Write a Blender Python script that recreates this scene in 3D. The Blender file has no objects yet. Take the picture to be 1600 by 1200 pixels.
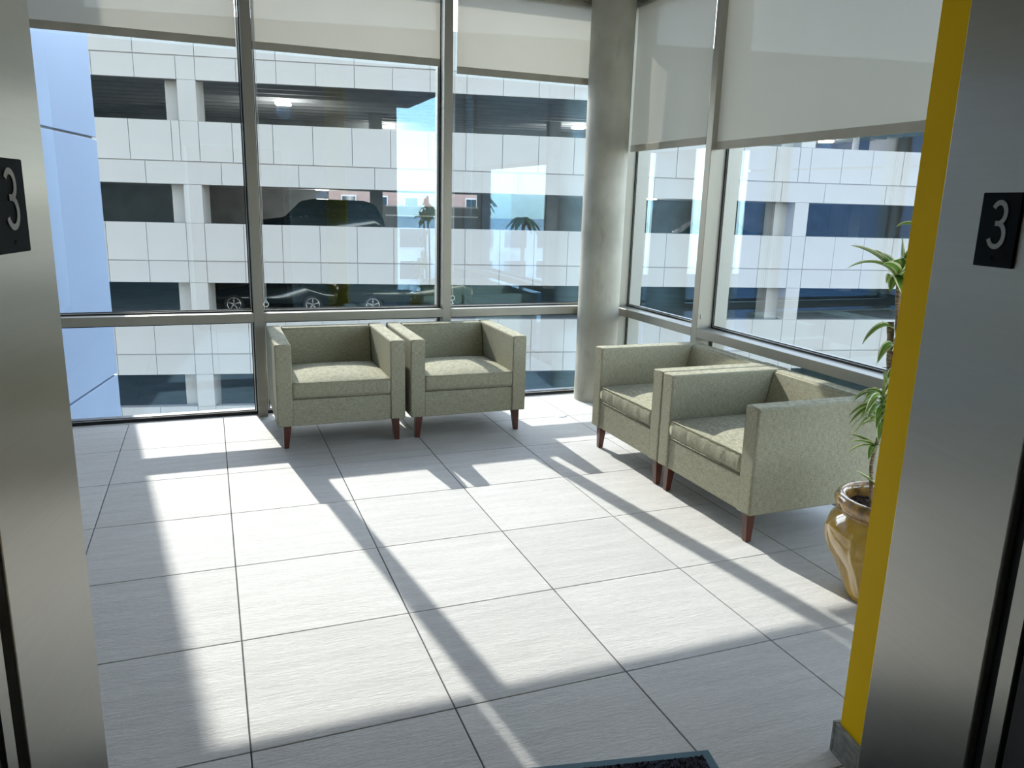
import bpy, bmesh, math, random
from mathutils import Vector, Matrix, Euler, Quaternion
PI = math.pi
random.seed(7)
scene = bpy.context.scene
COL = scene.collection

# ------------------------------------------------------------------ camera
TH = math.radians(-11.25)                       # grid of the main building against the glazed lobby
CAM = Vector((0.5788, -5.0921, 1.5492))
cam_d = bpy.data.cameras.new('camera'); cam = bpy.data.objects.new('camera', cam_d); COL.objects.link(cam)
cam_d.sensor_width = 36.0; cam_d.lens = 1208.55 / 1600 * 36; cam_d.clip_start = 0.03; cam_d.clip_end = 800
pitch, roll, yaw = 0.229213820, 0.0276704587, -0.374363597
cam.matrix_world = Matrix.Translation(CAM) @ (Matrix.Rotation(yaw, 4, 'Z') @ Matrix.Rotation(PI/2 - pitch, 4, 'X') @ Matrix.Rotation(roll, 4, 'Z'))
scene.camera = cam

# ------------------------------------------------------------------ sky, sun, exposure
SUN_TRAVEL = Vector((0.13, -1.0, -0.69)).normalized()
w = bpy.data.worlds.new('sky'); scene.world = w; w.use_nodes = True
nt = w.node_tree; nt.nodes.clear()
sky = nt.nodes.new('ShaderNodeTexSky'); sky.sky_type = 'NISHITA'; sky.sun_disc = False
sky.sun_elevation = math.radians(34.3); sky.sun_rotation = math.atan2(-0.13, 1.0)
sky.air_density = 1.0; sky.dust_density = 0.4; sky.ozone_density = 1.0
bg = nt.nodes.new('ShaderNodeBackground'); bg.inputs['Strength'].default_value = 0.86
wo = nt.nodes.new('ShaderNodeOutputWorld')
haze = nt.nodes.new('ShaderNodeHueSaturation'); haze.inputs['Saturation'].default_value = .55
nt.links.new(sky.outputs[0], haze.inputs['Color']); nt.links.new(haze.outputs[0], bg.inputs['Color']); nt.links.new(bg.outputs[0], wo.inputs['Surface'])
sun_d = bpy.data.lights.new('sun', 'SUN'); sun_d.energy = 6.6; sun_d.angle = 0.0093; sun_d.color = (1.0, 0.96, 0.90)
sun = bpy.data.objects.new('sun', sun_d); COL.objects.link(sun)
sun.rotation_euler = SUN_TRAVEL.to_track_quat('-Z', 'Y').to_euler(); sun.location = (-1, 12, 9)
vs = scene.view_settings
scene.display_settings.display_device = 'sRGB'
vs.view_transform = 'Standard'; vs.look = 'None'; vs.gamma = 1.0; vs.use_curve_mapping = False
vs.exposure = 0.22
scene.cycles.max_bounces = 10; scene.cycles.diffuse_bounces = 6; scene.cycles.glossy_bounces = 6
scene.cycles.transparent_max_bounces = 24

# ------------------------------------------------------------------ materials
def mat(name):
    m = bpy.data.materials.new(name); m.use_nodes = True
    return m, m.node_tree, m.node_tree.nodes['Principled BSDF']
def N(nt, typ, **kw):
    n = nt.nodes.new(typ)
    for k, v in kw.items():
        if k in n.inputs: n.inputs[k].default_value = v
        else: setattr(n, k, v)
    return n
def noise_color(nt, c1, c2, scale, stretch=(1, 1, 1), detail=4, lo=.35, hi=.65, coord='Object'):
    tc = N(nt, 'ShaderNodeTexCoord'); mp = N(nt, 'ShaderNodeMapping'); mp.inputs['Scale'].default_value = stretch
    nz = N(nt, 'ShaderNodeTexNoise'); nz.inputs['Scale'].default_value = scale; nz.inputs['Detail'].default_value = detail
    cr = N(nt, 'ShaderNodeValToRGB'); cr.color_ramp.elements[0].position = lo; cr.color_ramp.elements[1].position = hi
    cr.color_ramp.elements[0].color = (*c1, 1); cr.color_ramp.elements[1].color = (*c2, 1)
    nt.links.new(tc.outputs[coord], mp.inputs[0]); nt.links.new(mp.outputs[0], nz.inputs['Vector']); nt.links.new(nz.outputs[0], cr.inputs[0])
    return cr, nz, mp
def simple(name, c, rough=.5, metal=0., var=.06, scale=8., stretch=(1, 1, 1), bump=0., coat=0., spec=None, coord='Object'):
    m, nt, b = mat(name)
    c1 = tuple(max(0, x*(1-var)) for x in c); c2 = tuple(min(1, x*(1+var)) for x in c)
    cr, nz, mp = noise_color(nt, c1, c2, scale, stretch, coord=coord)
    nt.links.new(cr.outputs[0], b.inputs['Base Color'])
    b.inputs['Roughness'].default_value = rough; b.inputs['Metallic'].default_value = metal
    if coat: b.inputs['Coat Weight'].default_value = coat
    if spec is not None: b.inputs['Specular IOR Level'].default_value = spec
    if bump:
        bp = N(nt, 'ShaderNodeBump'); bp.inputs['Strength'].default_value = bump; bp.inputs['Distance'].default_value = .005
        nt.links.new(nz.outputs[0], bp.inputs['Height']); nt.links.new(bp.outputs[0], b.inputs['Normal'])
    return m
def emit(name, c, s):
    m, nt, b = mat(name); b.inputs['Emission Color'].default_value = (*c, 1); b.inputs['Emission Strength'].default_value = s
    b.inputs['Base Color'].default_value = (*c, 1); return m

M = {}
# stone floor tile: pale grey, fine split relief running along x
def tile_mat():
    m, nt, b = mat('stone_tile')
    tc = N(nt, 'ShaderNodeTexCoord')
    geo = N(nt, 'ShaderNodeNewGeometry')
    def nz(scale, stretch, detail, rough=.6):
        mp = N(nt, 'ShaderNodeMapping'); mp.inputs['Scale'].default_value = stretch
        n = N(nt, 'ShaderNodeTexNoise'); n.inputs['Scale'].default_value = scale; n.inputs['Detail'].default_value = detail; n.inputs['Roughness'].default_value = rough
        nt.links.new(geo.outputs['Position'], mp.inputs[0]); nt.links.new(mp.outputs[0], n.inputs['Vector']); return n
    a = nz(85, (.3, 1.3, 1), 6, .7); c = nz(9, (.3, 2.2, 1), 6); d = nz(1.3, (1, 1, 1), 2)
    cr = N(nt, 'ShaderNodeValToRGB'); cr.color_ramp.elements[0].position = .3; cr.color_ramp.elements[1].position = .7
    cr.color_ramp.elements[0].color = (.44, .43, .42, 1); cr.color_ramp.elements[1].color = (.62, .61, .59, 1)
    mx = N(nt, 'ShaderNodeMix'); mx.data_type = 'FLOAT'; mx.inputs[0].default_value = .5
    nt.links.new(a.outputs[0], mx.inputs[2]); nt.links.new(c.outputs[0], mx.inputs[3]); nt.links.new(mx.outputs[0], cr.inputs[0])
    oi = N(nt, 'ShaderNodeObjectInfo'); mr = N(nt, 'ShaderNodeMapRange'); mr.inputs[3].default_value = .94; mr.inputs[4].default_value = 1.04
    nt.links.new(oi.outputs['Random'], mr.inputs[0])
    hs = N(nt, 'ShaderNodeHueSaturation'); nt.links.new(cr.outputs[0], hs.inputs['Color']); nt.links.new(mr.outputs[0], hs.inputs['Value'])
    nt.links.new(hs.outputs[0], b.inputs['Base Color'])
    b.inputs['Roughness'].default_value = .62; b.inputs['Specular IOR Level'].default_value = .35
    bp = N(nt, 'ShaderNodeBump'); bp.inputs['Strength'].default_value = 1; bp.inputs['Distance'].default_value = .006
    nt.links.new(mx.outputs[0], bp.inputs['Height']); nt.links.new(bp.outputs[0], b.inputs['Normal'])
    return m
M['tile'] = tile_mat()
M['grout'] = simple('grout', (.06, .065, .07), .9)
M['plaster'] = simple('painted_wall', (.40, .39, .36), .7, var=.03, bump=.05)
M['ceiling'] = simple('ceiling_paint', (.45, .44, .42), .8, var=.02)
M['yellow'] = simple('yellow_paint', (.95, .59, .004), .6, var=.02, scale=3, bump=.03, spec=.1)
M['base_tile'] = simple('stone_base', (.22, .225, .21), .6, var=.25, scale=30, stretch=(1, 1, 2), bump=.4)
M['alu'] = simple('satin_aluminium', (.33, .32, .275), .45, .35, var=.04, scale=6, stretch=(1, 1, .1))
M['rubber'] = simple('black_rubber', (.012, .013, .016), .5)
M['spacer'] = simple('bright_spacer', (.75, .75, .73), .35, .6)
M['concrete'] = None
def concrete():
    m, nt, b = mat('mottled_concrete')
    cr, nz, mp = noise_color(nt, (.31, .30, .245), (.55, .54, .465), 2.6, (1, 1, .8), 8, .32, .70)
    cr2, nz2, mp2 = noise_color(nt, (.62, .61, .56), (1, 1, 1), 9, (1, 1, .35), 6, .30, .42)
    mx = N(nt, 'ShaderNodeMix'); mx.data_type = 'RGBA'; mx.blend_type = 'MULTIPLY'; mx.inputs[0].default_value = .6
    nt.links.new(cr.outputs[0], mx.inputs[6]); nt.links.new(cr2.outputs[0], mx.inputs[7]); nt.links.new(mx.outputs[2], b.inputs['Base Color'])
    b.inputs['Roughness'].default_value = .6
    bp = N(nt, 'ShaderNodeBump'); bp.inputs['Strength'].default_value = .15; bp.inputs['Distance'].default_value = .01
    nt.links.new(nz2.outputs[0], bp.inputs['Height']); nt.links.new(bp.outputs[0], b.inputs['Normal']); return m
M['concrete'] = concrete()
def steel():
    m, nt, b = mat('brushed_steel')
    cr, nz, mp = noise_color(nt, (.475, .465, .42), (.495, .485, .44), 3, (.6, .6, 60), 3, .3, .7)
    nt.links.new(cr.outputs[0], b.inputs['Base Color']); b.inputs['Metallic'].default_value = 1
    b.inputs['Roughness'].default_value = .32; b.inputs['Anisotropic'].default_value = .9
    tg = N(nt, 'ShaderNodeTangent', direction_type='RADIAL', axis='Z'); nt.links.new(tg.outputs[0], b.inputs['Tangent'])
    bp = N(nt, 'ShaderNodeBump'); bp.inputs['Strength'].default_value = .003; bp.inputs['Distance'].default_value = .002
    nt.links.new(nz.outputs[0], bp.inputs['Height']); nt.links.new(bp.outputs[0], b.inputs['Normal']); return m
M['steel'] = steel()
M['dark_steel'] = simple('dark_cab_panel', (.03, .03, .035), .5)
# glass: clear with a mirror share that rises at grazing angles
def glass(name, tint, f0):
    m = bpy.data.materials.new(name); m.use_nodes = True; nt = m.node_tree; nt.nodes.clear()
    out = N(nt, 'ShaderNodeOutputMaterial'); tr = N(nt, 'ShaderNodeBsdfTransparent'); tr.inputs[0].default_value = (*tint, 1)
    gl = N(nt, 'ShaderNodeBsdfGlossy'); gl.inputs['Roughness'].default_value = 0.0; gl.inputs['Color'].default_value = (.40, .70, 1, 1)
    geo = N(nt, 'ShaderNodeNewGeometry'); dot = N(nt, 'ShaderNodeVectorMath', operation='DOT_PRODUCT')
    nt.links.new(geo.outputs['Incoming'], dot.inputs[0]); nt.links.new(geo.outputs['Normal'], dot.inputs[1])
    ab = N(nt, 'ShaderNodeMath', operation='ABSOLUTE'); nt.links.new(dot.outputs['Value'], ab.inputs[0])
    om = N(nt, 'ShaderNodeMath', operation='SUBTRACT'); om.inputs[0].default_value = 1; nt.links.new(ab.outputs[0], om.inputs[1])
    pw = N(nt, 'ShaderNodeMath', operation='POWER'); pw.inputs[1].default_value = 5; nt.links.new(om.outputs[0], pw.inputs[0])
    ml = N(nt, 'ShaderNodeMath', operation='MULTIPLY_ADD'); ml.inputs[1].default_value = 1-f0; ml.inputs[2].default_value = f0
    nt.links.new(pw.outputs[0], ml.inputs[0])
    mx = N(nt, 'ShaderNodeMixShader'); nt.links.new(ml.outputs[0], mx.inputs[0]); nt.links.new(tr.outputs[0], mx.inputs[1]); nt.links.new(gl.outputs[0], mx.inputs[2])
    nt.links.new(mx.outputs[0], out.inputs['Surface']); return m
M['glass'] = glass('window_glass', (.960, .978, .972), .105)
# sun screen fabric: thin woven mesh, part see-through
def screen():
    m = bpy.data.materials.new('screen_fabric'); m.use_nodes = True; nt = m.node_tree; nt.nodes.clear()
    out = N(nt, 'ShaderNodeOutputMaterial')
    cr, nz, mp = noise_color(nt, (.56, .54, .465), (.60, .58, .50), 1.2, (1, 1, .3), 2, .3, .7)
    df = N(nt, 'ShaderNodeBsdfDiffuse'); tl = N(nt, 'ShaderNodeBsdfTranslucent'); tr = N(nt, 'ShaderNodeBsdfTransparent')
    nt.links.new(cr.outputs[0], df.inputs[0]); nt.links.new(cr.outputs[0], tl.inputs[0])
    m1 = N(nt, 'ShaderNodeMixShader'); m1.inputs[0].default_value = .20
    nt.links.new(df.outputs[0], m1.inputs[1]); nt.links.new(tl.outputs[0], m1.inputs[2])
    m2 = N(nt, 'ShaderNodeMixShader'); m2.inputs[0].default_value = .012
    nt.links.new(m1.outputs[0], m2.inputs[1]); nt.links.new(tr.outputs[0], m2.inputs[2]); nt.links.new(m2.outputs[0], out.inputs['Surface'])
    return m
M['screen'] = screen()
M['hem'] = simple('screen_hem', (.46, .44, .37), .8, var=.05)
def fabric():
    m, nt, b = mat('sage_linen')
    tc = N(nt, 'ShaderNodeTexCoord')
    outs = []
    for st in ((42, 42, 520), (520, 520, 32)):
        mp = N(nt, 'ShaderNodeMapping'); mp.inputs['Scale'].default_value = st
        n = N(nt, 'ShaderNodeTexNoise'); n.inputs['Scale'].default_value = 1.0; n.inputs['Detail'].default_value = 2
        nt.links.new(tc.outputs['Object'], mp.inputs[0]); nt.links.new(mp.outputs[0], n.inputs['Vector']); outs.append(n)
    mx = N(nt, 'ShaderNodeMix'); mx.data_type = 'FLOAT'; mx.inputs[0].default_value = .5
    nt.links.new(outs[0].outputs[0], mx.inputs[2]); nt.links.new(outs[1].outputs[0], mx.inputs[3])
    cr = N(nt, 'ShaderNodeValToRGB'); cr.color_ramp.elements[0].position = .34; cr.color_ramp.elements[1].position = .66
    cr.color_ramp.elements[0].color = (.23, .222, .15, 1); cr.color_ramp.elements[1].color = (.50, .485, .375, 1)
    nt.links.new(mx.outputs[0], cr.inputs[0]); nt.links.new(cr.outputs[0], b.inputs['Base Color'])
    b.inputs['Roughness'].default_value = .9; b.inputs['Specular IOR Level'].default_value = .15
    b.inputs['Sheen Weight'].default_value = .0
    bp = N(nt, 'ShaderNodeBump'); bp.inputs['Strength'].default_value = .35; bp.inputs['Distance'].default_value = .002
    nt.links.new(mx.outputs[0], bp.inputs['Height']); nt.links.new(bp.outputs[0], b.inputs['Normal']); return m
M['fabric'] = fabric()
M['base_cloth'] = simple('dark_base_cloth', (.14, .135, .10), .9)  # darker cloth for the panel under the seat cushion
M['wood'] = simple('dark_red_wood', (.085, .022, .012), .35, var=.4, scale=14, stretch=(1, 1, .08), coat=.3)
def glaze():
    m, nt, b = mat('amber_glaze')
    cr, nz, mp = noise_color(nt, (.42, .23, .012), (.74, .48, .08), 5, (1, 1, .5), 6, .3, .7)
    nt.links.new(cr.outputs[0], b.inputs['Base Color']); b.inputs['Roughness'].default_value = .12
    b.inputs['Coat Weight'].default_value = 1; b.inputs['Coat Roughness'].default_value = .03; return m
M['glaze'] = glaze()
M['rim_glaze'] = simple('mottled_rim_glaze', (.42, .24, .07), .2, var=.6, scale=26, coat=.8)
M['soil'] = simple('potting_soil', (.05, .03, .02), .95, var=.8, scale=60, bump=1)
M['bark'] = simple('cane_bark', (.27, .19, .12), .85, var=.5, scale=40, stretch=(1, 1, 4), bump=.8)
def leafmat():
    m, nt, b = mat('variegated_leaf')
    uv = N(nt, 'ShaderNodeTexCoord'); sp = N(nt, 'ShaderNodeSeparateXYZ'); nt.links.new(uv.outputs['UV'], sp.inputs[0])
    nz = N(nt, 'ShaderNodeTexNoise'); nz.inputs['Scale'].default_value = 5
    ad = N(nt, 'ShaderNodeMath', operation='MULTIPLY_ADD'); ad.inputs[1].default_value = .10; 
    nt.links.new(nz.outputs[0], ad.inputs[0]); nt.links.new(sp.outputs['X'], ad.inputs[2])
    cr = N(nt, 'ShaderNodeValToRGB'); e = cr.color_ramp.elements; cr.color_ramp.interpolation = 'EASE'
    e[0].position = .0; e[0].color = (.90, .90, .52, 1); e[1].position = 1; e[1].color = (.90, .90, .52, 1)
    for p, c in ((.16, (.88, .88, .50, 1)), (.22, (.15, .34, .05, 1)), (.45, (.27, .48, .07, 1)), (.52, (.55, .62, .20, 1)), (.60, (.55, .60, .20, 1)), (.65, (.24, .44, .06, 1)), (.88, (.13, .30, .05, 1)), (.94, (.90, .90, .52, 1))):
        x = e.new(p); x.color = c
    nt.links.new(ad.outputs[0], cr.inputs[0]); nt.links.new(cr.outputs[0], b.inputs['Base Color'])
    b.inputs['Roughness'].default_value = .35
    return m
M['leaf'] = leafmat()
M['plate'] = simple('black_plate', (.008, .013, .018), .6, var=.2, spec=.08)
M['numeral'] = simple('raised_grey_numeral', (.55, .56, .55), .5, var=.03)
M['mat_border'] = simple('teal_rubber_border', (.02, .085, .12), .6)
M['mat_pile'] = simple('navy_carpet', (.012, .014, .03), 1, var=.8, scale=120, bump=1)
# outside
M['panel'] = simple('precast_panel', (.375, .368, .342), .75, var=.05, scale=.5, stretch=(1, 1, .6))
M['joint'] = simple('panel_joint', (.26, .25, .24), .9)
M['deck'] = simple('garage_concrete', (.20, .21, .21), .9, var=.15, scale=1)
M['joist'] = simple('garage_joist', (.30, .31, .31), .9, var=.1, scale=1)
M['wing'] = simple('pale_blue_metal_panel', (.27, .355, .50), .45, var=.02, scale=1)
M['asphalt'] = simple('asphalt', (.10, .10, .105), .95, var=.2, scale=3)
M['brick'] = simple('pink_render', (.50, .36, .31), .9, var=.08, scale=2)
M['white'] = simple('white_frame', (.80, .80, .80), .5)
M['rail'] = simple('white_rail', (.75, .75, .74), .4)
M['car_dark'] = simple('dark_car_paint', (.02, .028, .028), .25, .3, coat=.8)
M['car_green'] = simple('olive_car_paint', (.035, .045, .022), .25, .3, coat=.8)
M['car_glass'] = simple('car_glass', (.01, .014, .016), .05)
M['tyre'] = simple('tyre', (.015, .015, .015), .9)
M['rimm'] = simple('alloy', (.45, .46, .45), .3, .8)
M['lamp'] = emit('lamp_diffuser', (1, .97, .9), 14)
M['lamp_ring'] = simple('lamp_ring', (.8, .8, .78), .4)
M['trunk'] = simple('palm_trunk', (.16, .12, .08), .9, var=.3)
M['frond'] = simple('palm_frond', (.04, .09, .03), .7, var=.3)
M['pale_wall'] = simple('pale_render', (.66, .67, .66), .8)
M['dark_glass'] = simple('dark_glazing', (.03, .06, .08), .1)
M['nickel'] = simple('brushed_nickel', (.5, .49, .46), .4, .9)
M['beadchain'] = simple('white_bead_chain', (.85, .85, .85), .4)

# ------------------------------------------------------------------ helpers
def finish(name, bm, m, parent=None, smooth=False):
    me = bpy.data.meshes.new(name); bm.normal_update(); bm.to_mesh(me); bm.free()
    for x in (m if isinstance(m, (list, tuple)) else [m]): me.materials.append(x)
    if smooth: me.shade_smooth()
    o = bpy.data.objects.new(name, me); COL.objects.link(o)
    if parent is not None: o.parent = parent
    return o
def add_box(bm, x0, x1, y0, y1, z0, z1, bev=0, seg=2, mi=0):
    r = bmesh.ops.create_cube(bm, size=1)
    for v in r['verts']: v.co = Vector(((x0+x1)/2+v.co.x*(x1-x0), (y0+y1)/2+v.co.y*(y1-y0), (z0+z1)/2+v.co.z*(z1-z0)))
    fs = {f for v in r['verts'] for f in v.link_faces}
    for f in fs: f.material_index = mi
    if bev:
        es = list({e for v in r['verts'] for e in v.link_edges})
        bmesh.ops.bevel(bm, geom=es, offset=bev, segments=seg, affect='EDGES', profile=.5)
def wn(o):
    m = o.modifiers.new('weighted_normals', 'WEIGHTED_NORMAL'); m.weight = 80; m.keep_sharp = True
    return o
def box(name, x0, x1, y0, y1, z0, z1, m, parent=None, bev=0, seg=2):
    bm = bmesh.new(); add_box(bm, x0, x1, y0, y1, z0, z1, bev, seg)
    o = finish(name, bm, m, parent)
    return o
def empty(name, loc=(0, 0, 0), rz=0, parent=None):
    o = bpy.data.objects.new(name, None); COL.objects.link(o); o.location = loc; o.rotation_euler = (0, 0, rz); o.empty_display_size = .1
    if parent: o.parent = parent
    return o
def tag(o, label, cat, group=None):
    o['label'] = label; o['category'] = cat
    if group: o['group'] = group
    return o
def struct(o, label=None):
    o['kind'] = 'structure'
    if label: o['label'] = label
    return o
def add_tube(bm, pts, rad, n=8, caps=True):
    pts = [Vector(p) for p in pts]; rads = rad if isinstance(rad, (list, tuple)) else [rad]*len(pts)
    rings = []; up = Vector((0, 0, 1))
    for i, p in enumerate(pts):
        d = (pts[min(i+1, len(pts)-1)]-pts[max(i-1, 0)]).normalized()
        a = d.cross(up if abs(d.z) < .95 else Vector((1, 0, 0))).normalized(); b = d.cross(a)
        rings.append([bm.verts.new(p+rads[i]*(math.cos(2*PI*k/n)*a+math.sin(2*PI*k/n)*b)) for k in range(n)])
    for i in range(len(pts)-1):
        for k in range(n): bm.faces.new((rings[i][k], rings[i][(k+1) % n], rings[i+1][(k+1) % n], rings[i+1][k]))
    if caps:
        bm.faces.new(rings[0]); bm.faces.new(list(reversed(rings[-1])))
    bmesh.ops.recalc_face_normals(bm, faces=bm.faces[:])
def add_lathe(bm, prof, n=48, mod=None, mi=0):
    rings = []
    for r, z in prof:
        ring = []
        for k in range(n):
            a = 2*PI*k/n; rr = r*(mod(a, z) if mod else 1)
            ring.append(bm.verts.new((rr*math.cos(a), rr*math.sin(a), z)))
        rings.append(ring)
    for i in range(len(prof)-1):
        for k in range(n):
            f = bm.faces.new((rings[i][k], rings[i][(k+1) % n], rings[i+1][(k+1) % n], rings[i+1][k])); f.material_index = mi
    return rings
def cyl(bm, c, r, h, axis='Z', n=24):
    mtx = Matrix.Translation(Vector(c))
    if axis == 'Y': mtx = mtx @ Matrix.Rotation(PI/2, 4, 'X')
    if axis == 'X': mtx = mtx @ Matrix.Rotation(PI/2, 4, 'Y')
    return bmesh.ops.create_cone(bm, cap_ends=True, segments=n, radius1=r, radius2=r, depth=h, matrix=mtx)
def LW(x, y, z=0.):                                    # main-building grid -> world
    c, s = math.cos(TH), math.sin(TH)
    return Vector((CAM.x + x*c - y*s, CAM.y + x*s + y*c, z))
BASE = (CAM.x, CAM.y, 0)

# ================================================================== STRUCTURE
ZC = 3.08
# ---- floor
fl = empty('floor'); struct(fl)
box('floor_slab', -4.2, 3.9, -7.2, .80, -.30, -.006, M['grout'], fl)
T = .61
tiles_me = {}
def loc_of(x, y):
    dx, dy = x-CAM.x, y-CAM.y; c, s = math.cos(TH), math.sin(TH)
    return dx*c+dy*s, -dx*s+dy*c
for i in range(-7, 7):
    for j in range(-1, 8):
        x0, x1 = i*T, min((i+1)*T, 3.655); y1, y0 = min(-j*T, .655), -(j+1)*T
        if j == -1: y1 = .61
        if x1 < -1.2: continue
        x0 = max(x0, -1.245)
        cx, cy = (x0+x1)/2, (y0+y1)/2
        corners = [loc_of(x, y) for x in (x0, x1) for y in (y0, y1)]
        if max(c[1] for c in corners) < 1.08: continue
        if all(c[0] > 1.36 and c[1] < 1.74 for c in corners): continue
        key = (round(x1-x0, 3), round(y1-y0, 3)); g = .0022
        if key not in tiles_me:
            bm = bmesh.new(); add_box(bm, -key[0]/2+g, key[0]/2-g, -key[1]/2+g, key[1]/2-g, -.006, 0, .0012, 1)
            o = finish('tile', bm, M['tile'], fl); tiles_me[key] = o.data
        else:
            o = bpy.data.objects.new('tile', tiles_me[key]); COL.objects.link(o); o.parent = fl
        o.location = (cx, cy, 0)
box('threshold_strip', -1.245, 3.66, .6125, .70, -.006, 0, M['tile'], fl)
# ---- ceiling
ce = box('ceiling', -4.2, 3.9, -7.2, .80, ZC, ZC+.3, M['ceiling']); struct(ce)
# ---- left wall, far to the left of the view

# ---- glazing
def bay(par, axis, a0, a1, z0, z1, g, inner, name='pane'):
    """one pane between a0..a1 along the wall; g = glass plane, inner = +-1 towards the room"""
    def bx(nm, p0, p1, q0, q1, r0, r1, m):
        q0, q1 = min(q0, q1), max(q0, q1)
        if axis == 'x': return box(nm, p0, p1, q0, q1, r0, r1, m, par)
        return box(nm, q0, q1, p0, p1, r0, r1, m, par)
    bx('pane', a0, a1, g, g+.010, z0, z1, M['glass'])
    # rubber gasket ring and bright spacer ring in front of the glass edge
    for nm, t0, t1, d0, d1, m in (('gasket', 0, .009, -.008, 0, M['rubber']), ('spacer', .010, .015, -.006, 0, M['spacer']), ('inner_gasket', .015, .021, -.004, 0, M['rubber'])):
        bm = bmesh.new()
        for (p0, p1, r0, r1) in ((a0+t0, a1-t0, z0+t0, z0+t1), (a0+t0, a1-t0, z1-t1, z1-t0), (a0+t0, a0+t1, z0+t1, z1-t1), (a1-t1, a1-t0, z0+t1, z1-t1)):
            q0, q1 = g+d0*inner*-1 if False else g+d0, g+d1
            if axis == 'x': add_box(bm, p0, p1, q0, q1, r0, r1)
            else: add_box(bm, q0, q1, p0, p1, r0, r1)
        finish(nm, bm, m, par)
MW = .032
w1 = empty('window_1', (0, 0, 0)); struct(w1)
mx = [-.4875, .8825, 2.2525]
for x in mx: box('mullion', x-MW, x+MW, .57, .81, 0, ZC, M['alu'], w1, .002, 1)
edges = [-1.25] + sum([[x-MW, x+MW] for x in mx], []) + [3.66]
for k in range(0, len(edges), 2):
    a0, a1 = edges[k], edges[k+1]
    bay(w1, 'x', a0, a1, .012, .69, .67, 1); bay(w1, 'x', a0, a1, .75, ZC-.04, .67, 1)
    box('transom', a0, a1, .57, .81, .69, .75, M['alu'], w1, .002, 1)
    box('sill', a0, a1, .655, .81, 0, .012, M['rubber'], w1)
    box('head', a0, a1, .59, .81, ZC-.04, ZC, M['alu'], w1)
box('corner_post', 3.66, 3.90, .50, .81, 0, ZC, M['alu'], w1, .002, 1)
w2 = empty('window_2'); struct(w2)
my = [-.6375, -2.95]
WY0 = -3.72
for y in my: box('mullion', 3.66, 3.90, y-MW, y+MW, 0, ZC, M['alu'], w2, .002, 1)
ed = [WY0+.06] + sum([[y-MW, y+MW] for y in sorted(my)], []) + [.50]
for k in range(0, len(ed), 2):
    a0, a1 = ed[k], ed[k+1]
    bay(w2, 'y', a0, a1, .012, .69, 3.785, 1); bay(w2, 'y', a0, a1, .75, ZC-.04, 3.785, 1)
    box('transom', 3.66, 3.90, a0, a1, .69, .75, M['alu'], w2, .002, 1)
    box('sill', 3.77, 3.90, a0, a1, 0, .012, M['rubber'], w2)
    box('head', 3.68, 3.90, a0, a1, ZC-.04, ZC, M['alu'], w2)
# ---- left wall, just outside the view
wl = box('wall_left', -1.45, -1.25, -7.2, .81, 0, ZC, M['plaster']); struct(wl)
# ---- window_3: narrow full-height glazing behind the yellow pier
w3 = empty('window_3'); struct(w3)
box('corner_post', 3.66, 3.90, WY0-.18, WY0+.06, 0, ZC, M['alu'], w3, .002, 1)
box('pane', 2.90, 3.66, WY0-.05, WY0-.04, .02, ZC-.04, M['glass'], w3)
box('sill', 2.90, 3.66, WY0-.12, WY0, 0, .02, M['alu'], w3)
box('head', 2.90, 3.66, WY0-.12, WY0, ZC-.04, ZC, M['alu'], w3)

# ---- elevator wall and yellow pier (on the main-building grid)
wf = empty('wall_elevator', BASE, TH); struct(wf)
XL, XR, YF, YB = -.390, .826, 1.05, .83
wall_y = YF-.004
box('wall_panel', -1.75, XL-.03, YB, wall_y, 0, ZC, M['plaster'], wf)
box('wall_panel', XR+.03, 1.32, YB, wall_y, 0, ZC, M['plaster'], wf)
box('wall_panel', XL-.03, XR+.03, YB, wall_y, 2.16, ZC, M['plaster'], wf)
wp = empty('wall_pier', BASE, TH); struct(wp)
box('yellow_face', 1.32, 1.335, YB, 1.775, 0, ZC, M['yellow'], wp, .003, 1)
box('pier_core', 1.335, 2.02, YB, 1.772, 0, ZC, M['plaster'], wp)
bb = empty('baseboard_pier', BASE, TH); struct(bb)
box('base_tile', 1.306, 1.3195, 1.06, 1.776, 0, .10, M['base_tile'], bb, .002, 1)
box('base_tile', 1.306, 2.02, 1.7765, 1.789, 0, .10, M['base_tile'], bb, .002, 1)

# ---- concrete column
bm = bmesh.new()
add_lathe(bm, [(.165, 0), (.165, .8), (.165, 1.6), (.165, 2.4), (.165, ZC)], 64)
col = finish('column', bm, M['concrete'], smooth=True); col.location = (3.479, .436, 0)
tag(col, 'round mottled bare concrete column standing in the glazed corner', 'column')

# ================================================================== ELEVATOR
el = tag(empty('elevator_entrance', BASE, TH), 'brushed steel elevator door frame with tall jambs, in the foreground', 'door frame')
box('jamb', XL-.03, XL, YB, YF, 0, 2.13, M['steel'], el, .0025, 2)
box('jamb', XR, XR+.03, YB, YF, 0, 2.13, M['steel'], el, .0025, 2)
box('header', XL-.03, XR+.03, YB, YF, 2.13, 2.16, M['steel'], el, .0025, 2)
box('slot_shade_strip', XL-.10, XL-.012, .811, .828, 0, 2.16, M['rubber'], el)  # solid black strip stands in for the shade inside the open door gap
box('slot_shade_strip', XR+.012, XR+.10, .811, .828, 0, 2.16, M['rubber'], el)
box('door_edge', XL-.10, XL-.001, .785, .809, 0, 2.16, M['steel'], el, .0015, 1)
box('door_edge', XR+.001, XR+.10, .781, .806, 0, 2.16, M['steel'], el, .0015, 1)
box('sill', XL, XR, .79, YF, -.02, .002, M['nickel'], el)
cab = tag(empty('elevator_car', BASE, TH), 'dark elevator car interior the view looks out from', 'elevator')
box('front_return', -.85, XL-.004, .70, .779, 0, 2.35, M['dark_steel'], cab)
box('front_return', XR+.004, 1.25, .70, .775, 0, 2.35, M['dark_steel'], cab)
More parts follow.
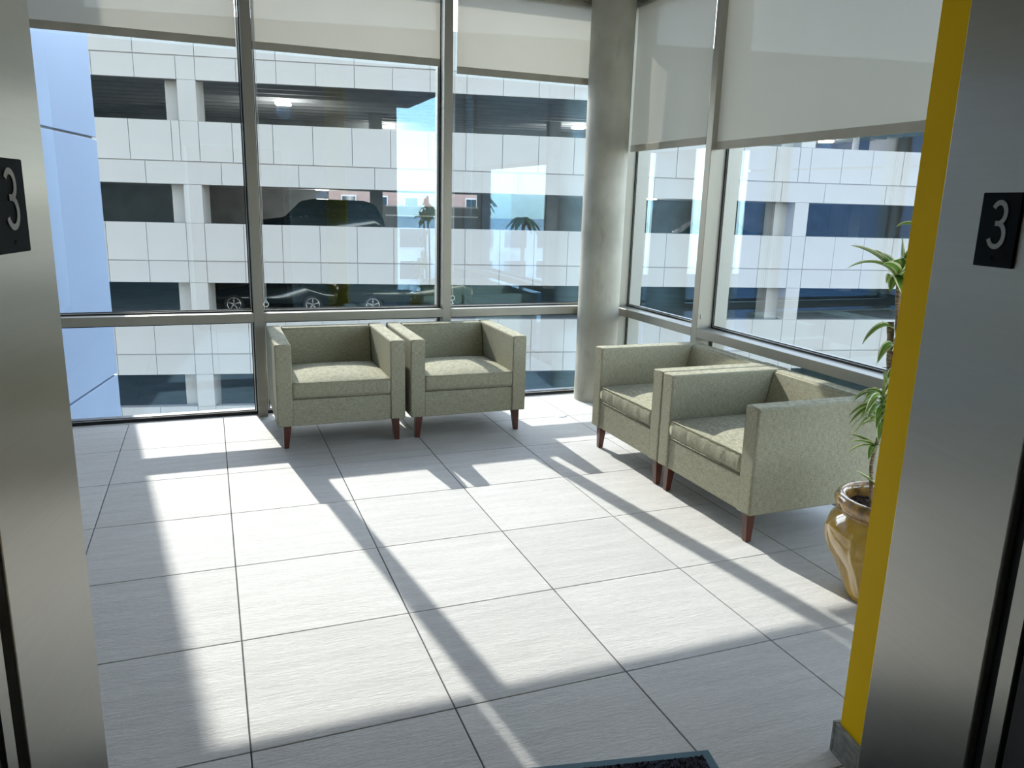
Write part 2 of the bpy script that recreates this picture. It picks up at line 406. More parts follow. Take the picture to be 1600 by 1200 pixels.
box('transom_panel', XL-.004, XR+.004, .70, .775, 2.16, 2.35, M['dark_steel'], cab)
box('side_panel', -.90, -.85, -1.0, .779, 0, 2.35, M['dark_steel'], cab)
box('side_panel', 1.25, 1.30, -1.0, .779, 0, 2.35, M['dark_steel'], cab)
box('back_panel', -.90, 1.30, -1.05, -1.0, 0, 2.35, M['dark_steel'], cab)
box('car_ceiling', -.90, 1.30, -1.05, .779, 2.35, 2.40, M['dark_steel'], cab)
box('car_floor', -.90, 1.30, -1.05, .779, -.02, 0, M['dark_steel'], cab)

def stroke3():
    """centre line of a thin rounded 3, unit height 1, width ~.5, in (x, z)"""
    p = []
    for k in range(15):
        a = math.radians(152-k*(152+85)/14); p.append((.235*math.cos(a), .745+.235*math.sin(a)))
    p2 = [(-.08, .515)]
    q = []
    for k in range(17):
        a = math.radians(88-k*(88+160)/16); q.append((.265*math.cos(a), .255+.262*math.sin(a)))
    return p, q
def number_plate(x, sgn, y0, y1, z0, z1, label):
    """plate on a jamb face at x; sgn +1 faces +x, -1 faces -x"""
    r = tag(empty('floor_number_plate', BASE, TH), label, 'sign', 'elevator floor number plates')
    xa, xb = sorted((x, x+sgn*.004))
    box('backing', xa, xb, y0, y1, z0, z1, M['plate'], r, .0012, 2)
    bm = bmesh.new(); yc, H = (y0+y1)/2, (z1-z0)*.60; zb = z1-(z1-z0)*.72
    right = sgn                                           # reading direction: along +y on the left jamb, -y on the right one
    def P(px, pz): return Vector((x+sgn*.0040, yc+right*px*H*.82+right*.0005, zb+pz*H))
    def ribbon(pts, w):
        pts = [P(*t) for t in pts]; L = []; R = []
        for i, p in enumerate(pts):
            d = (pts[min(i+1, len(pts)-1)]-pts[max(i-1, 0)]).normalized(); n_ = Vector((0, -d.z, d.y))
            L.append((p+n_*w/2)); R.append((p-n_*w/2))
        off = Vector((sgn*.0012, 0, 0))
        a = [bm.verts.new(v+off) for v in L]; b = [bm.verts.new(v+off) for v in R]; c = [bm.verts.new(v) for v in L]; d_ = [bm.verts.new(v) for v in R]
        for i in range(len(pts)-1):
            bm.faces.new((a[i], a[i+1], b[i+1], b[i])); bm.faces.new((c[i], c[i+1], a[i+1], a[i])); bm.faces.new((b[i], b[i+1], d_[i+1], d_[i]))
        for i in (0, -1): bm.faces.new((a[i], b[i], d_[i], c[i]))
    p, q = stroke3()
    ribbon(p, .0068); ribbon([(-.10, .515), (.0, .515), (.04, .515)], .0068); ribbon(q, .0068)
    bmesh.ops.recalc_face_normals(bm, faces=bm.faces[:])
    finish('numeral', bm, M['numeral'], r)
    for (dy, dz) in ((0, 0), (.0026, 0), (0, -.0026)):
        bm = bmesh.new(); bmesh.ops.create_uvsphere(bm, u_segments=8, v_segments=6, radius=.0009, matrix=Matrix.Translation(Vector((x+sgn*.0042, yc+dy+right*-.001, z0+.0125+dz))))
        finish('braille_dot', bm, M['plate'], r, True)
    return r
number_plate(XL, 1, .898, .975, 1.482, 1.582, 'dark plate with a grey 3 on the left steel jamb, beside the blue wall')
number_plate(XR, -1, .896, .964, 1.483, 1.581, 'black plate with a grey 3 on the right steel jamb, beside the yellow wall')

# entrance mat
mt = tag(empty('entrance_mat', LW(.217, 1.45, .0), TH), 'navy floor mat with a teal rubber border in front of the elevator', 'mat')
hw, hd = .727, .38
bm = bmesh.new(); add_box(bm, -hw, hw, -hd, hd, 0, .008, .003, 1)
finish('border', bm, M['mat_border'], mt)
bm = bmesh.new(); add_box(bm, -hw+.03, hw-.03, -hd+.03, hd-.03, .008, .013)
pile = finish('pile', bm, M['mat_pile'], mt)
bm = bmesh.new(); rr = random.Random(3)
for k in range(5000):
    x, y = rr.uniform(-hw+.031, hw-.031), rr.uniform(.10, hd-.031)
    a = rr.uniform(0, PI); h = rr.uniform(.003, .006); s = .0035
    v = [bm.verts.new((x+s*math.cos(a+t), y+s*math.sin(a+t), .013)) for t in (0, 2.1, 4.2)]; t_ = bm.verts.new((x+rr.uniform(-.002, .002), y+rr.uniform(-.002, .002), .013+h))
    for i in range(3): bm.faces.new((v[i], v[(i+1) % 3], t_))
tf = finish('tufts', bm, M['mat_pile'], mt); tf['kind'] = 'stuff'

# ================================================================== ROLLER BLINDS
def blind(axis, a0, a1, zb, p, label, chain=None):
    r = tag(empty('roller_blind', (0, 0, 0)), label, 'blind', 'roller blinds at the lobby windows')
    def bx(nm, q0, q1, z0, z1, b0, b1, m, bev=0):
        if axis == 'x': return box(nm, b0, b1, q0, q1, z0, z1, m, r, bev)
        return box(nm, q0, q1, b0, b1, z0, z1, m, r, bev)
    # fabric: one woven sheet with a slight billow
    bm = bmesh.new(); nx, nz = 12, 12; g = []
    ztop = ZC-.06
    for i in range(nx+1):
        row = []
        for k in range(nz+1):
            a = a0+(a1-a0)*i/nx; z = zb+.05+(ztop-zb-.05)*k/nz
            off = .004*math.sin(i*1.3)*math.sin(k/nz*PI)
            row.append(bm.verts.new((a, p+off, z) if axis == 'x' else (p+off, a, z)))
        g.append(row)
    for i in range(nx):
        for k in range(nz): bm.faces.new((g[i][k], g[i+1][k], g[i+1][k+1], g[i][k+1]))
    finish('screen', bm, M['screen'], r, True)
    bx('hem_bar', p-.004, p+.006, zb, zb+.05, a0, a1, M['hem'], .002)
    bm = bmesh.new(); L = a1-a0
    c = ((a0+a1)/2, p+.02, ZC-.05) if axis == 'x' else (p+.02, (a0+a1)/2, ZC-.05)
    cyl(bm, c, .028, L, 'X' if axis == 'x' else 'Y', 20); finish('roller_tube', bm, M['hem'], r, True)
    if chain is not None:
        # bead chain loop down to a small ring clip
        bm = bmesh.new(); ch, zz = chain
        q = (lambda t, z: (ch+t, p-.012, z)) if axis == 'x' else (lambda t, z: (p-.012, ch+t, z))
        add_tube(bm, [q(-.004, ZC-.05), q(-.004, zz+.02)], .0012, 5); add_tube(bm, [q(.004, ZC-.05), q(.004, zz+.02)], .0012, 5)
        finish('pull_chain', bm, M['beadchain'], r)
        bm = bmesh.new(); add_tube(bm, [q(.017*math.cos(t), zz+.017*math.sin(t)) for t in [k*2*PI/20 for k in range(21)]], .0035, 6, False)
        finish('chain_ring', bm, M['beadchain'], r)
    return r
blind('x', -1.20, -.525, 2.49, .615, 'half-lowered grey screen blind mostly hidden behind the left steel jamb')
blind('x', -.45, .822, 2.495, .615, 'half-lowered grey screen blind at the leftmost visible window pane, above the blue wall')
blind('x', .921, 2.200, 2.490, .615, 'grey screen blind above the left armchair of the window pair', (.935, .81))
blind('x', 2.327, 3.50, 2.452, .615, 'grey screen blind between the window mullion and the concrete column', (2.305, .83))
blind('y', -.545, .455, 1.965, 3.70, 'narrow grey screen blind just right of the concrete column with a sunlit stripe', (-.66, .83))
blind('y', -2.90, -.655, 1.925, 3.70, 'wide grey screen blind beside the yellow wall, lowest-hanging of all')
# the sunny-side screen behind the pier is left rolled up: window_3 has none

# ================================================================== ARMCHAIRS
W2h, DEP, ARM, ZB, ZA = .406, .775, .098, .148, .672
def rbox_mesh(x0, x1, y0, y1, z0, z1, bev, seg=3, taper=None):
    bm = bmesh.new(); add_box(bm, x0, x1, y0, y1, z0, z1, bev, seg)
    return bm
def make_chair():
    r = empty('armchair')
    for s in (-1, 1):
        a, b = sorted((s*W2h, s*(W2h-ARM)))
        o = wn(finish('arm', rbox_mesh(a, b, 0, DEP, ZB, ZA, .012, 3), M['fabric'], r, True))
        # welt around the arm front
        bm = bmesh.new()
        pts = [(a+.006, .003, ZB+.006), (a+.006, .003, ZA-.006), (b-.006, .003, ZA-.006), (b-.006, .003, ZB+.006)]
        for i in range(4): add_tube(bm, [pts[i], pts[(i+1) % 4]], .0028, 6)
        w_ = finish('arm_welt', bm, M['fabric'], o, True)
    # back: sloping inner face
    bm = bmesh.new(); add_box(bm, -(W2h-ARM)-.002, W2h-ARM+.002, .60, DEP-.004, ZB, ZA-.003)
    for v in bm.verts:
        if v.co.y < .65: v.co.y = .665 if v.co.z > .4 else .545
    bmesh.ops.bevel(bm, geom=bm.edges[:], offset=.012, segments=3, affect='EDGES')
    wn(finish('backrest', bm, M['fabric'], r, True))
    wn(finish('front_rail', rbox_mesh(-(W2h-ARM)-.002, W2h-ARM+.002, .008, .075, ZB, .318, .006, 2), M['fabric'], r, True))
    finish('base_panel', rbox_mesh(-(W2h-ARM), W2h-ARM, .07, .66, ZB, .30, .004, 1), M['base_cloth'], r)
    # seat cushion: crowned top, soft front lip with small puckers
    bm = bmesh.new(); nx, ny = 28, 24; x1 = W2h-ARM-.001; y0, y1 = .006, .60; z0, z1 = .323, .425
    def topz(u, v): return z1+.026*(1-abs(u)**3.0)*(1-abs(2*v-1)**3.5)
    cols_ = []
    for i in range(nx+1):
        u = -1+2*i/nx; col_ = []
        pk = .0022*math.sin(u*37+1.2*math.sin(u*9))+.0014*math.sin(u*71)
        col_.append(Vector((u*x1, y0+.004+.4*abs(pk), z0)))
        for t in range(1, 4): col_.append(Vector((u*x1, y0-.004*math.sin(t/4*PI)+pk, z0+(z1-z0)*t/4)))
        for t in range(0, 4):
            a = t/3*PI/2; R_ = .016
            col_.append(Vector((u*x1, y0+R_-R_*math.cos(a)+pk*(1-t/3), z1-R_+R_*math.sin(a)-(.001 if t < 3 else 0))))
        for k in range(1, ny+1):
            v = k/ny; y = y0+.016+(y1-y0-.016)*v
            z = topz(u, v)+pk*.8*max(0, 1-v*6)
            col_.append(Vector((u*x1, y, z)))
        col_.append(Vector((u*x1, y1, z0)))
        cols_.append([bm.verts.new(c) for c in col_])
    for i in range(nx):
        for k in range(len(cols_[0])-1): bm.faces.new((cols_[i][k], cols_[i+1][k], cols_[i+1][k+1], cols_[i][k+1]))
    for cc in (cols_[0], cols_[-1]):
        bm.faces.new(cc)
    bm.faces.new([c[0] for c in cols_]+[c[-1] for c in reversed(cols_)])
    bmesh.ops.recalc_face_normals(bm, faces=bm.faces[:])
    cu = finish('seat_cushion', bm, M['fabric'], r, True)
    mod = None
    bm = bmesh.new()
    for zz, yy in ((z1-.002, y0+.001), (z0+.003, y0+.001)): add_tube(bm, [(-x1, yy, zz), (x1, yy, zz)], .0022, 6)
    finish('cushion_piping', bm, M['fabric'], cu, True)
    # legs
    for sx in (-1, 1):
        for yy, fr in ((.045, 1), (DEP-.06, -1)):
            bm = bmesh.new(); xo = sx*(W2h-.036)        # outer top edge
            top = [(xo, yy-.024), (xo-sx*.050, yy-.024), (xo-sx*.050, yy+.024), (xo, yy+.024)]
            bot = [(xo, yy-.017), (xo-sx*.030, yy-.017), (xo-sx*.030, yy+.013), (xo, yy+.013)]
            tv = [bm.verts.new((x, y, ZB+.002)) for x, y in top]; bv = [bm.verts.new((x, y, 0)) for x, y in bot]
            bm.faces.new(tv); bm.faces.new(bv)
            for i in range(4): bm.faces.new((tv[i], tv[(i+1) % 4], bv[(i+1) % 4], bv[i]))
            bmesh.ops.recalc_face_normals(bm, faces=bm.faces[:])
            bmesh.ops.bevel(bm, geom=bm.edges[:], offset=.0018, segments=1, affect='EDGES')
            finish('leg', bm, M['wood'], r)
    return r
def dup(root):
    r = root.copy(); COL.objects.link(r)
    for ch in list(root.children):
        c = ch.copy(); COL.objects.link(c); c.parent = r
        for g in list(ch.children):
            d = g.copy(); COL.objects.link(d); d.parent = c
    return r
G = 'sage linen lobby armchairs'
ch1 = make_chair()
chairs = [(ch1, (1.324, -.262), 0, 'square sage-green linen armchair beside the left mullion, left of the pair under the window'),
          (None, (2.172, -.262), 0, 'square sage-green linen armchair facing the elevator, right of the pair under the window'),
          (None, (2.868, -1.122), -PI/2, 'square sage-green linen armchair turned sideways, nearer the concrete column'),
          (None, (2.868, -1.938), -PI/2, 'square sage-green linen armchair turned sideways, next to the potted plant')]
for o, (x, y), rz, lab in chairs:
    if o is None: o = dup(ch1)
    o.location = (x, y, 0); o.rotation_euler = (0, 0, rz); tag(o, lab, 'armchair', G)

# ================================================================== POTTED DRACAENA
PC = Vector((3.085, -2.925, 0))
pp = tag(empty('potted_dracaena', PC), 'variegated dracaena in a glossy amber ribbed ceramic pot beside the yellow wall', 'plant')
def rib(a, z):
    f = max(0, math.sin(min(1, max(0, (z-.02)/.335))*PI))**.6
    t = ((a/(2*PI)*8+.25) % 1)-.5                      # eight raised vertical seams, flatter panels between
    return 1+f*(.030*math.exp(-(t/.055)**2)-.028*(1-(2*t)**2)*0-.022*math.cos(2*PI*t)*-1*.6-.012)
bm = bmesh.new()
prof = [(.118, 0), (.126, .004), (.132, .03), (.150, .08), (.176, .14), (.212, .20), (.231, .255), (.235, .295), (.224, .33), (.200, .357), (.192, .366)]
add_lathe(bm, prof, 240, rib); bmesh.ops.contextual_create(bm, geom=[v for v in bm.verts if v.co.z < 1e-5])
finish('pot', bm, M['glaze'], pp, True)
bm = bmesh.new()
rim = [(.192, .366), (.190, .372), (.199, .378), (.208, .392), (.212, .410), (.209, .430), (.198, .440), (.184, .442), (.174, .436), (.168, .42), (.166, .38), (.166, .33)]
add_lathe(bm, rim, 96, lambda a, z: 1+.006*math.sin(a*22)*(1 if .38 < z < .435 else 0))
finish('rim', bm, M['rim_glaze'], pp, True)
bm = bmesh.new(); rings = add_lathe(bm, [(.001, .395), (.05, .392), (.10, .388), (.14, .384), (.167, .38)], 40)
for v in bm.verts: v.co.z += random.uniform(-.006, .008)
finish('soil', bm, M['soil'], pp)
bm = bmesh.new(); rr = random.Random(5)
for k in range(70):
    a, d = rr.uniform(0, 2*PI), .15*math.sqrt(rr.random()); s = rr.uniform(.004, .011)
    bmesh.ops.create_icosphere(bm, subdivisions=1, radius=s, matrix=Matrix.Translation((d*math.cos(a), d*math.sin(a), .395)) @ Matrix.Scale(.6, 4, (0, 0, 1)))
sc = finish('soil_crumbs', bm, M['soil'], pp); sc['kind'] = 'stuff'
HX = Vector((.654, -.756, 0)); WX = Vector((.756, .654, 0))      # across and along the planter's long view
def PV(h, z, d=0.): return HX*h + WX*d + Vector((0, 0, z))
def cane(pts, r0, r1):
    bm = bmesh.new(); P = [Vector(p) for p in pts]; Q = []
    n = 24
    for k in range(n+1):
        t = k/n*(len(P)-1); i = min(int(t), len(P)-2); Q.append(P[i].lerp(P[i+1], t-i))
    add_tube(bm, Q, [(r0+(r1-r0)*k/n)*(1.12 if k % 2 else .95) for k in range(n+1)], 10)
    return finish('cane', bm, M['bark'], pp, True)
def leaf(par, b, t, wd, sag=.25, up=.5, side=0., twist=0.):
    """strap leaf from b to t; leaves b rising, then arches down to t"""
    b, t = Vector(b), Vector(t); L = (t-b).length; bm = bmesh.new(); uvl = bm.loops.layers.uv.new('UVMap')
    dirh = (t-b); ctrl = b.lerp(t, .45)+Vector((0, 0, L*up)); n = 12; rows = []
    for k in range(n+1):
        s = k/n; p = b*(1-s)**2+ctrl*2*s*(1-s)+t*s*s
        d = ((ctrl-b)*(1-s)*2+(t-ctrl)*2*s).normalized()
        sd = d.cross(Vector((0, 0, 1)))
        if sd.length < .05: sd = HX.copy()
        sd.normalize(); sd = Quaternion(d, twist) @ sd; nrm = sd.cross(d).normalized()
        wv = wd*1.9*(.45+.55*math.sin(min(1, s*2.2)*PI/2))*(1-s**3.2)**.8 if s < 1 else .0006
        row = []
        for j in range(5):
            u = j/4*2-1; row.append((bm.verts.new(p+sd*u*max(wv, .0006)/2+nrm*(abs(u)**1.6*wv*.22)), j/4, s))
        rows.append(row)
    for k in range(n):
        for j in range(4):
            q = (rows[k][j], rows[k][j+1], rows[k+1][j+1], rows[k+1][j]); f = bm.faces.new([x[0] for x in q])
            for lp, x in zip(f.loops, q): lp[uvl].uv = (x[1], x[2])
    return finish('leaf', bm, M['leaf'], par, True)
rl = random.Random(11)
cA = cane([PV(.03, .38), PV(.0, .65), PV(-.038, .90), PV(-.054, 1.04), PV(-.076, 1.20), PV(-.087, 1.315)], .013, .0085)
cB = cane([PV(-.045, .38, .02), PV(-.052, .80, .02), PV(-.066, .90, .02), PV(-.094, 1.14, .02)], .016, .013)
cC = cane([PV(-.068, .38, -.04), PV(-.091, .575, -.04), PV(-.083, .66, -.035), PV(-.076, .72, -.03)], .008, .006)
cD = cane([PV(.03, .38, .03), PV(.02, .8, .03), PV(.01, 1.15, .02), PV(-.005, 1.45, 0)], .012, .008)
hd_ = PV(-.087, 1.31)
for tp, wd, up in [((-.275, 1.425, .02), .030, .22), ((-.268, 1.340, -.04), .030, .42), ((-.150, 1.362, -.06), .028, .35), ((-.095, 1.468, .0), .032, .05), ((-.045, 1.44, .02), .032, .1),
               ((-.108, 1.262, -.05), .024, .45), ((.02, 1.38, .02), .034, .3), ((-.03, 1.27, -.06), .036, .5), ((-.06, 1.25, -.07), .036, .6), ((-.20, 1.40, .12), .028, .3), ((-.02, 1.33, .12), .03, .4), ((.05, 1.30, .0), .03, .5), ((-.13, 1.28, .10), .026, .5)]:
    leaf(cA, hd_, PV(tp[0], tp[1], tp[2]), wd*1.05, up=up, twist=rl.uniform(-.5, .5))
h2 = PV(-.005, 1.45)
for tp, wd, up in [((-.122, 1.500, 0), .026, .55), ((-.02, 1.62, .02), .03, .1), ((.12, 1.50, 0), .03, .5), ((.06, 1.58, -.06), .03, .3), ((.10, 1.42, .06), .03, .6), ((-.03, 1.40, -.10), .03, .6), ((.03, 1.40, .12), .03, .6)]:
    leaf(cD, h2, PV(*tp), wd, up=up, twist=rl.uniform(-.4, .4))
for bp_, tp, wd, up in [((-.080, 1.115, .0), (-.182, 1.048, -.03), .026, .55), ((-.066, 1.045, -.01), (-.118, .985, -.05), .024, .75), ((-.070, 1.07, 0), (.0, 1.16, 0), .026, .3), ((-.072, 1.14, .02), (-.01, 1.205, .0), .022, .25), ((-.066, 1.03, 0), (.01, 1.10, -.02), .026, .5)]:
    leaf(cB, PV(*bp_), PV(*tp), wd, up=up, twist=rl.uniform(-.3, .3))
# dense lower whorl
h3 = PV(-.072, .80, -.02)
for k in range(40):
    a = k/40*2*PI*5.6+.3; lv = k/40
    dx, dd = math.cos(a), math.sin(a); ln = rl.uniform(.085, .135)
    leaf(cC, PV(-.074, .73+.12*lv, -.02), PV(-.074+dx*ln, .73+.13*lv-.05+rl.uniform(-.02, .03), -.02+dd*ln), rl.uniform(.015, .020), up=rl.uniform(.45, .8), twist=rl.uniform(-.3, .3))
for k in range(6): leaf(cC, PV(-.07, .84, -.02), PV(-.07+rl.uniform(-.04, .05), .96+rl.uniform(-.03, .02), -.02+rl.uniform(-.04, .04)), .024, up=.05)
for tp, up in (((-.188, .690, -.06), .15), ((-.190, .655, -.08), .3), ((-.186, .607, -.06), .35), ((-.10, .62, -.14), .4), ((.0, .66, -.08), .3)):
    leaf(cC, PV(-.084, .645, -.035), PV(*tp), .022, up=up, twist=.3)
leaf(cC, PV(-.030, .47, -.05), PV(-.142, .548, -.07), .02, up=.05); leaf(cC, PV(-.03, .46, -.05), PV(-.035, .53, -.10), .018, up=.2)

# floor outlet
bm = bmesh.new(); add_lathe(bm, [(.0005, .004), (.034, .004), (.040, .003), (.043, 0)], 32)
fo = finish('floor_outlet_cover', bm, M['nickel'], None, True); fo.location = (2.985, .004, .0005)
tag(fo, 'small round metal cover set in the floor near the concrete column', 'floor outlet')

# recessed lobby ceiling lights
for (x, y), lb in (((1.2, -.73), 'round recessed ceiling light above the armchair pair'), ((3.2, -.75), 'round recessed ceiling light near the concrete column'), ((-.5, -2.4), 'round recessed ceiling light left of the elevator door')):
    r = tag(empty('ceiling_light', (x, y, ZC)), lb, 'light', 'recessed lobby ceiling lights')
    bm = bmesh.new(); cyl(bm, (0, 0, -.004), .085, .008, 'Z', 28); finish('trim_ring', bm, M['lamp_ring'], r)
    bm = bmesh.new(); cyl(bm, (0, 0, -.010), .065, .004, 'Z', 28); finish('diffuser', bm, M['lamp'], r)

# ================================================================== OUTSIDE
gd = box('ground', -90, 110, -90, 110, -9.9, -9.6, M['asphalt']); gd['kind'] = 'structure'
# wing of this building, pale blue panels, square with the main grid
wg = tag(empty('building_wing', BASE, TH), 'pale blue panelled building wing outside, beside the left steel jamb', 'building')
box('wall', -8.5, -2.99, 6.0, 9.38, -9.6, 9.5, M['joint'], wg)
zs = [-9.6, -7.8, -5.4, -3.0, -.487, 2.112, 4.71, 7.3, 9.5]
for k in range(len(zs)-1):
    box('panel', -2.99, -2.95, 6.0, 9.39, zs[k]+.012, zs[k+1]-.012, M['wing'], wg, .004, 1)

gar = tag(empty('parking_garage', BASE, TH), 'white panelled multi-level parking garage with dark horizontal openings across the street', 'building')
SX0, SX1, D0 = -14.5, 27.0, 27.0
pm_cache = {}
def gpanel(s0, s1, z0, z1, d=D0, nm='panel', jo=.009, th=.06):
    key = (round(s1-s0, 2), round(z1-z0, 2), th)
    if key not in pm_cache:
        bm = bmesh.new(); add_box(bm, -key[0]/2+jo, key[0]/2-jo, 0, th, -key[1]/2+jo, key[1]/2-jo)
        o = finish(nm, bm, M['panel'], gar); pm_cache[key] = o.data
    else:
        o = bpy.data.objects.new(nm, pm_cache[key]); COL.objects.link(o); o.parent = gar
    o.location = ((s0+s1)/2, d+random.uniform(0, .008), (z0+z1)/2)
S = 1.2176
piers = [(-6.02, -5.45), (15.25, 15.82)]
seams = [-5.45+S*k for k in range(18)] + [15.82+S*k for k in range(1, 6)] + [-6.02-S*k for k in range(0, 4)] + [15.82]
seams = sorted(seams)
seamsB = sorted([-6.02, -5.45] + [-4.44+1.2505*k for k in range(16)] + [15.25, 15.70, 16.95, 18.18, 19.44, 20.7, 21.95] + [-6.27-1.26*k for k in range(4)])
seamsC = [-9.6, -7.12, -4.83, -2.42, .03, 2.46, 4.89, 7.32, 9.78, 12.2, 14.66, 16.39, 18.88, 21.4]
seamsT = [-9.7, -7.24, -5.45, -3.02, -.58, 1.85, 4.28, 6.72, 9.15, 11.59, 14.03, 16.46, 18.9, 21.3]
rows = [(5.735, 6.95, seamsT), (5.03, 5.72, seams), (2.585, 3.81, seamsB), (1.86, 2.565, seamsC), (-.56, .65, seams), (-1.28, -.58, seams),
        (-3.665, -2.475, seams), (-4.38, -3.685, seams), (-6.70, -5.49, seams[:9])]
for z0, z1, ss in rows:
    for a, b in zip(ss[:-1], ss[1:]): gpanel(a, b, z0, z1)
# spandrel backing walls, piers, inner columns
for z0, z1 in ((5.03, 6.95), (1.86, 3.81), (-1.28, .65), (-4.38, -2.475), (-9.6, -5.49)):
    box('spandrel', SX0, SX1, D0+.045, D0+.30, z0+.004, z1-.004, M['joint'], gar)
    for a, b in ((SX0, seams[0]), (seams[-1], SX1)):
        box('panel', a, b, D0, D0+.05, z0, z1, M['panel'], gar)
for a, b in piers:
    for z0, z1 in ((3.81, 5.03), (.65, 1.86), (-2.475, -1.28), (-5.49, -4.38)):
        box('pier_panel', a+.01, b-.01, D0+.004, D0+.55, z0-.0, z1+.0, M['panel'], gar)
    box('inner_column', a-.48, b-.03, D0+.56, D0+1.3, -9.6, 6.2, M['panel'], gar)
for sc_ in (4.6, -16 + 4.0, 25.8):
    pass
BK = 44.0
for k, zf in enumerate((6.20, 2.95-.2, -.35, -2.62, -6.58, -9.4)):
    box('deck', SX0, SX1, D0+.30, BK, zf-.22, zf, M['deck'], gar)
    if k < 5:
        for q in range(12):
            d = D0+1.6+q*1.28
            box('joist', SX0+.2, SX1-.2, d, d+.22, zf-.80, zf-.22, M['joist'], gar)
for a in (-9.0, -.2, 8.4, 17.0, 25.0):
    box('inner_column', a, a+.6, 38.5, 39.1, -9.6, 6.0, M['deck'], gar)
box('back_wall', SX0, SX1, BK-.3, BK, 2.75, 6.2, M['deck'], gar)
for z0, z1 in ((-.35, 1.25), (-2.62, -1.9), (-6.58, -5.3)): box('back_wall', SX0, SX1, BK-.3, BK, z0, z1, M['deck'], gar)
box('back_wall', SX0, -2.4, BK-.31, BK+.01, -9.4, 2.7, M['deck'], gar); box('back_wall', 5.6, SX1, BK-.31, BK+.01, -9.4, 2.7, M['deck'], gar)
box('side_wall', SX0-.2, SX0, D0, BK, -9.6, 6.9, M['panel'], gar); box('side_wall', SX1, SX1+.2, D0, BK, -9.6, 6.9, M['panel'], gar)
for z in (.72, 1.22): box('guard_rail', .6, 5.6, BK-.9, BK-.84, z, z+.07, M['rail'], gar)
# fixtures under the garage ceilings
for s, d, z in ((-3.6, 34.4, 5.30), (.8, 42.6, 5.30), (9.9, 38.6, 5.30), (12.8, 36, 2.0), (-2.5, 40.0, 2.02), (30.0-6, 40.0, 5.3)):
    fx = box('ceiling_fixture', s-.30, s+.30, d-.30, d+.30, z-.10, z, M['lamp'], gar, .03, 2)
    fx['label'] = 'lit white ceiling fixture'
    L = bpy.data.lights.new('garage_lamp', 'POINT'); L.energy = 220; L.shadow_soft_size = .3; lo = bpy.data.objects.new('garage_lamp', L); COL.objects.link(lo); lo.location = LW(s, d, z-.35)

# building beyond the garage
pb = tag(empty('background_building', BASE, TH), 'pinkish building glimpsed through the open level of the garage', 'building')
box('wall', -9, 16, 60, 66, -9.6, 9, M['brick'], pb)
for k in range(9):
    for z in (.35, -2.9, 3.6): 
        f = box('window_frame', -7+k*2.3, -5.9+k*2.3, 59.93, 60.02, z, z+1.5, M['white'], pb)
        box('pane', -6.92+k*2.3, -5.98+k*2.3, 59.915, 59.93, z+.1, z+1.4, M['dark_glass'], f)

# cars on the decks
def car(loc, rz, m, kind, label):
    r = tag(empty('car', LW(*loc), TH+rz), label, 'car')
    if kind == 'suv':
        Lh, Wd, prof = 2.35, .95, [(-2.35, .45), (-2.38, .95), (-2.25, 1.05), (-1.35, 1.18), (-.75, 1.78), (-.3, 1.87), (1.6, 1.84), (2.0, 1.70), (2.30, 1.15), (2.36, .80), (2.33, .42)]
        glassp = [(-1.15, 1.20), (-.70, 1.68), (1.75, 1.70), (2.05, 1.2)]
    else:
        Lh, Wd, prof = 2.25, .90, [(-2.25, .35), (-2.28, .70), (-2.1, .80), (-1.1, .92), (-.45, 1.38), (.1, 1.45), (.9, 1.40), (1.5, 1.02), (2.15, .98), (2.27, .70), (2.22, .35)]
        glassp = [(-.95, .94), (-.42, 1.32), (.88, 1.33), (1.38, 1.0)]
    bm = bmesh.new(); a = []; b = []
    for x, z in prof:
        wz = Wd*(1 if z < 1.15 else 1-.22*(z-1.0)/.85)
        a.append(bm.verts.new((x, -wz, z))); b.append(bm.verts.new((x, wz, z)))
    bm.faces.new(a); bm.faces.new(list(reversed(b)))
    for i in range(len(prof)): j = (i+1) % len(prof); bm.faces.new((a[i], b[i], b[j], a[j]))
    bmesh.ops.recalc_face_normals(bm, faces=bm.faces[:]); bmesh.ops.bevel(bm, geom=bm.edges[:], offset=.05, segments=2, affect='EDGES')
    finish('body', bm, m, r, True)
    for s in (-1, 1):
        bm = bmesh.new(); vv = []
        for x, z in glassp:
            wz = Wd*(1 if z < 1.15 else 1-.22*(z-1.0)/.85); vv.append((bm.verts.new((x, s*(wz+.006), z)), bm.verts.new((x, s*(wz-.01), z))))
        bm.faces.new([v[0] for v in vv]); bm.faces.new([v[1] for v in reversed(vv)])
        for i in range(4): bm.faces.new((vv[i][0], vv[(i+1) % 4][0], vv[(i+1) % 4][1], vv[i][1]))
        finish('side_window', bm, M['car_glass'], r)
        for x in (-1.4, 1.38):
            bm = bmesh.new(); cyl(bm, (x, s*(Wd-.10), .34), .34, .22, 'Y', 28); wh = finish('wheel', bm, M['tyre'], r)
            bm = bmesh.new()
            for q in range(5):
                t = q*2*PI/5+.3
                add_tube(bm, [(x, s*(Wd+.015), .34), (x+.23*math.cos(t), s*(Wd+.015), .34+.23*math.sin(t))], .028, 6)
            add_tube(bm, [(x+.235*math.cos(t), s*(Wd+.012), .34+.235*math.sin(t)) for t in [k*2*PI/24 for k in range(25)]], .018, 6, False)
            finish('rim', bm, M['rimm'], wh, True)
    return r
car((-1.95, 31.2, -.35), 0, M['car_dark'], 'suv', 'dark SUV parked on the open garage level at eye height')
car((-3.66, 30.2, -2.62), 0, M['car_dark'], 'sedan', 'dark car with pale alloy wheels on the lower garage deck, left one')
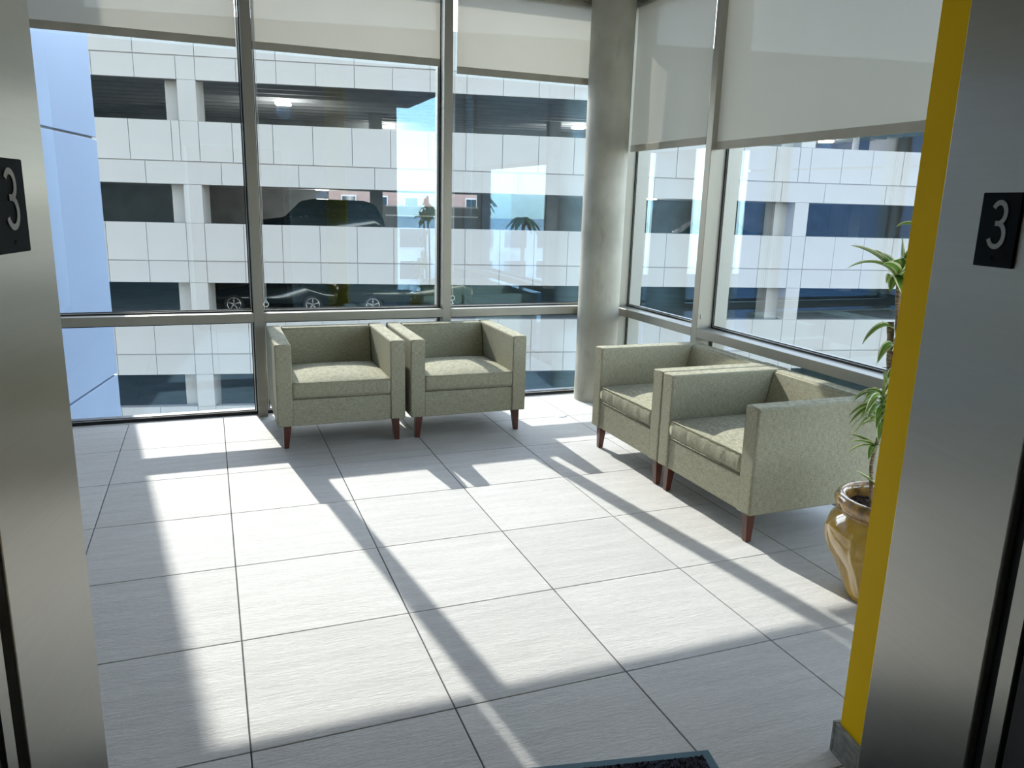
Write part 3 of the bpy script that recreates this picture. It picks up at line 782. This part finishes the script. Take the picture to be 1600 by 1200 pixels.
car((1.30, 30.2, -2.62), 0, M['car_green'], 'suv', 'olive car with pale alloy wheels on the lower garage deck, right one')
car((13.6, 31.0, -.35), 0, M['car_dark'], 'sedan', 'dark sedan on the garage deck seen left of the right-hand pier')

# street side seen only as a faint mirror image in the lobby glass: a low pale building and palms
sb = tag(empty('street_building', (26, -66, -9.6)), 'low pale building across the street, mirrored faintly in the window glass', 'building')
box('wall', -14, 14, -4, 4, 0, 9.6, M['pale_wall'], sb)
for k in range(8):
    for z in (1.2, 4.2, 7.0):
        f = box('window_frame', -13+k*3.3, -10.6+k*3.3, 3.96, 4.08, z, z+1.8, M['white'], sb)
        box('pane', -12.9+k*3.3, -10.7+k*3.3, 4.06, 4.10, z+.1, z+1.7, M['dark_glass'], f)
pal = None
for i, (x, y, h, lb) in enumerate(((17.5, -54, 10.4, 'palm mirrored in the glass, nearest of the three'), (21.5, -56, 11.6, 'tallest palm mirrored in the window glass'), (26, -57, 9.9, 'shortest palm mirrored in the window glass'))):
    p = tag(empty('palm', (x, y, -9.6)), lb, 'tree', 'palms across the street')
    bm = bmesh.new(); add_tube(bm, [(0, 0, 0), (.15, 0, h*.5), (.1, .1, h)], [.26, .20, .16], 8); finish('trunk', bm, M['trunk'], p, True)
    for k in range(14):
        a = k*2*PI/14+i; bm = bmesh.new(); rows_ = []; rr = random.Random(k+i*20); L = rr.uniform(1.4, 1.8); up = rr.uniform(.1, 1.0)
        for q in range(7):
            t = q/6; c = Vector((.1+math.cos(a)*L*t, .1+math.sin(a)*L*t, h+up*t*1.2-1.5*t*t)); sd = Vector((-math.sin(a), math.cos(a), 0))*(.24*math.sin(PI*min(1, t*.9+.08)))
            rows_.append((bm.verts.new(c-sd-Vector((0, 0, .18))), bm.verts.new(c), bm.verts.new(c+sd-Vector((0, 0, .18)))))
        for q in range(6):
            for j in range(2): bm.faces.new((rows_[q][j], rows_[q][j+1], rows_[q+1][j+1], rows_[q+1][j]))
        finish('frond', bm, M['frond'], p)
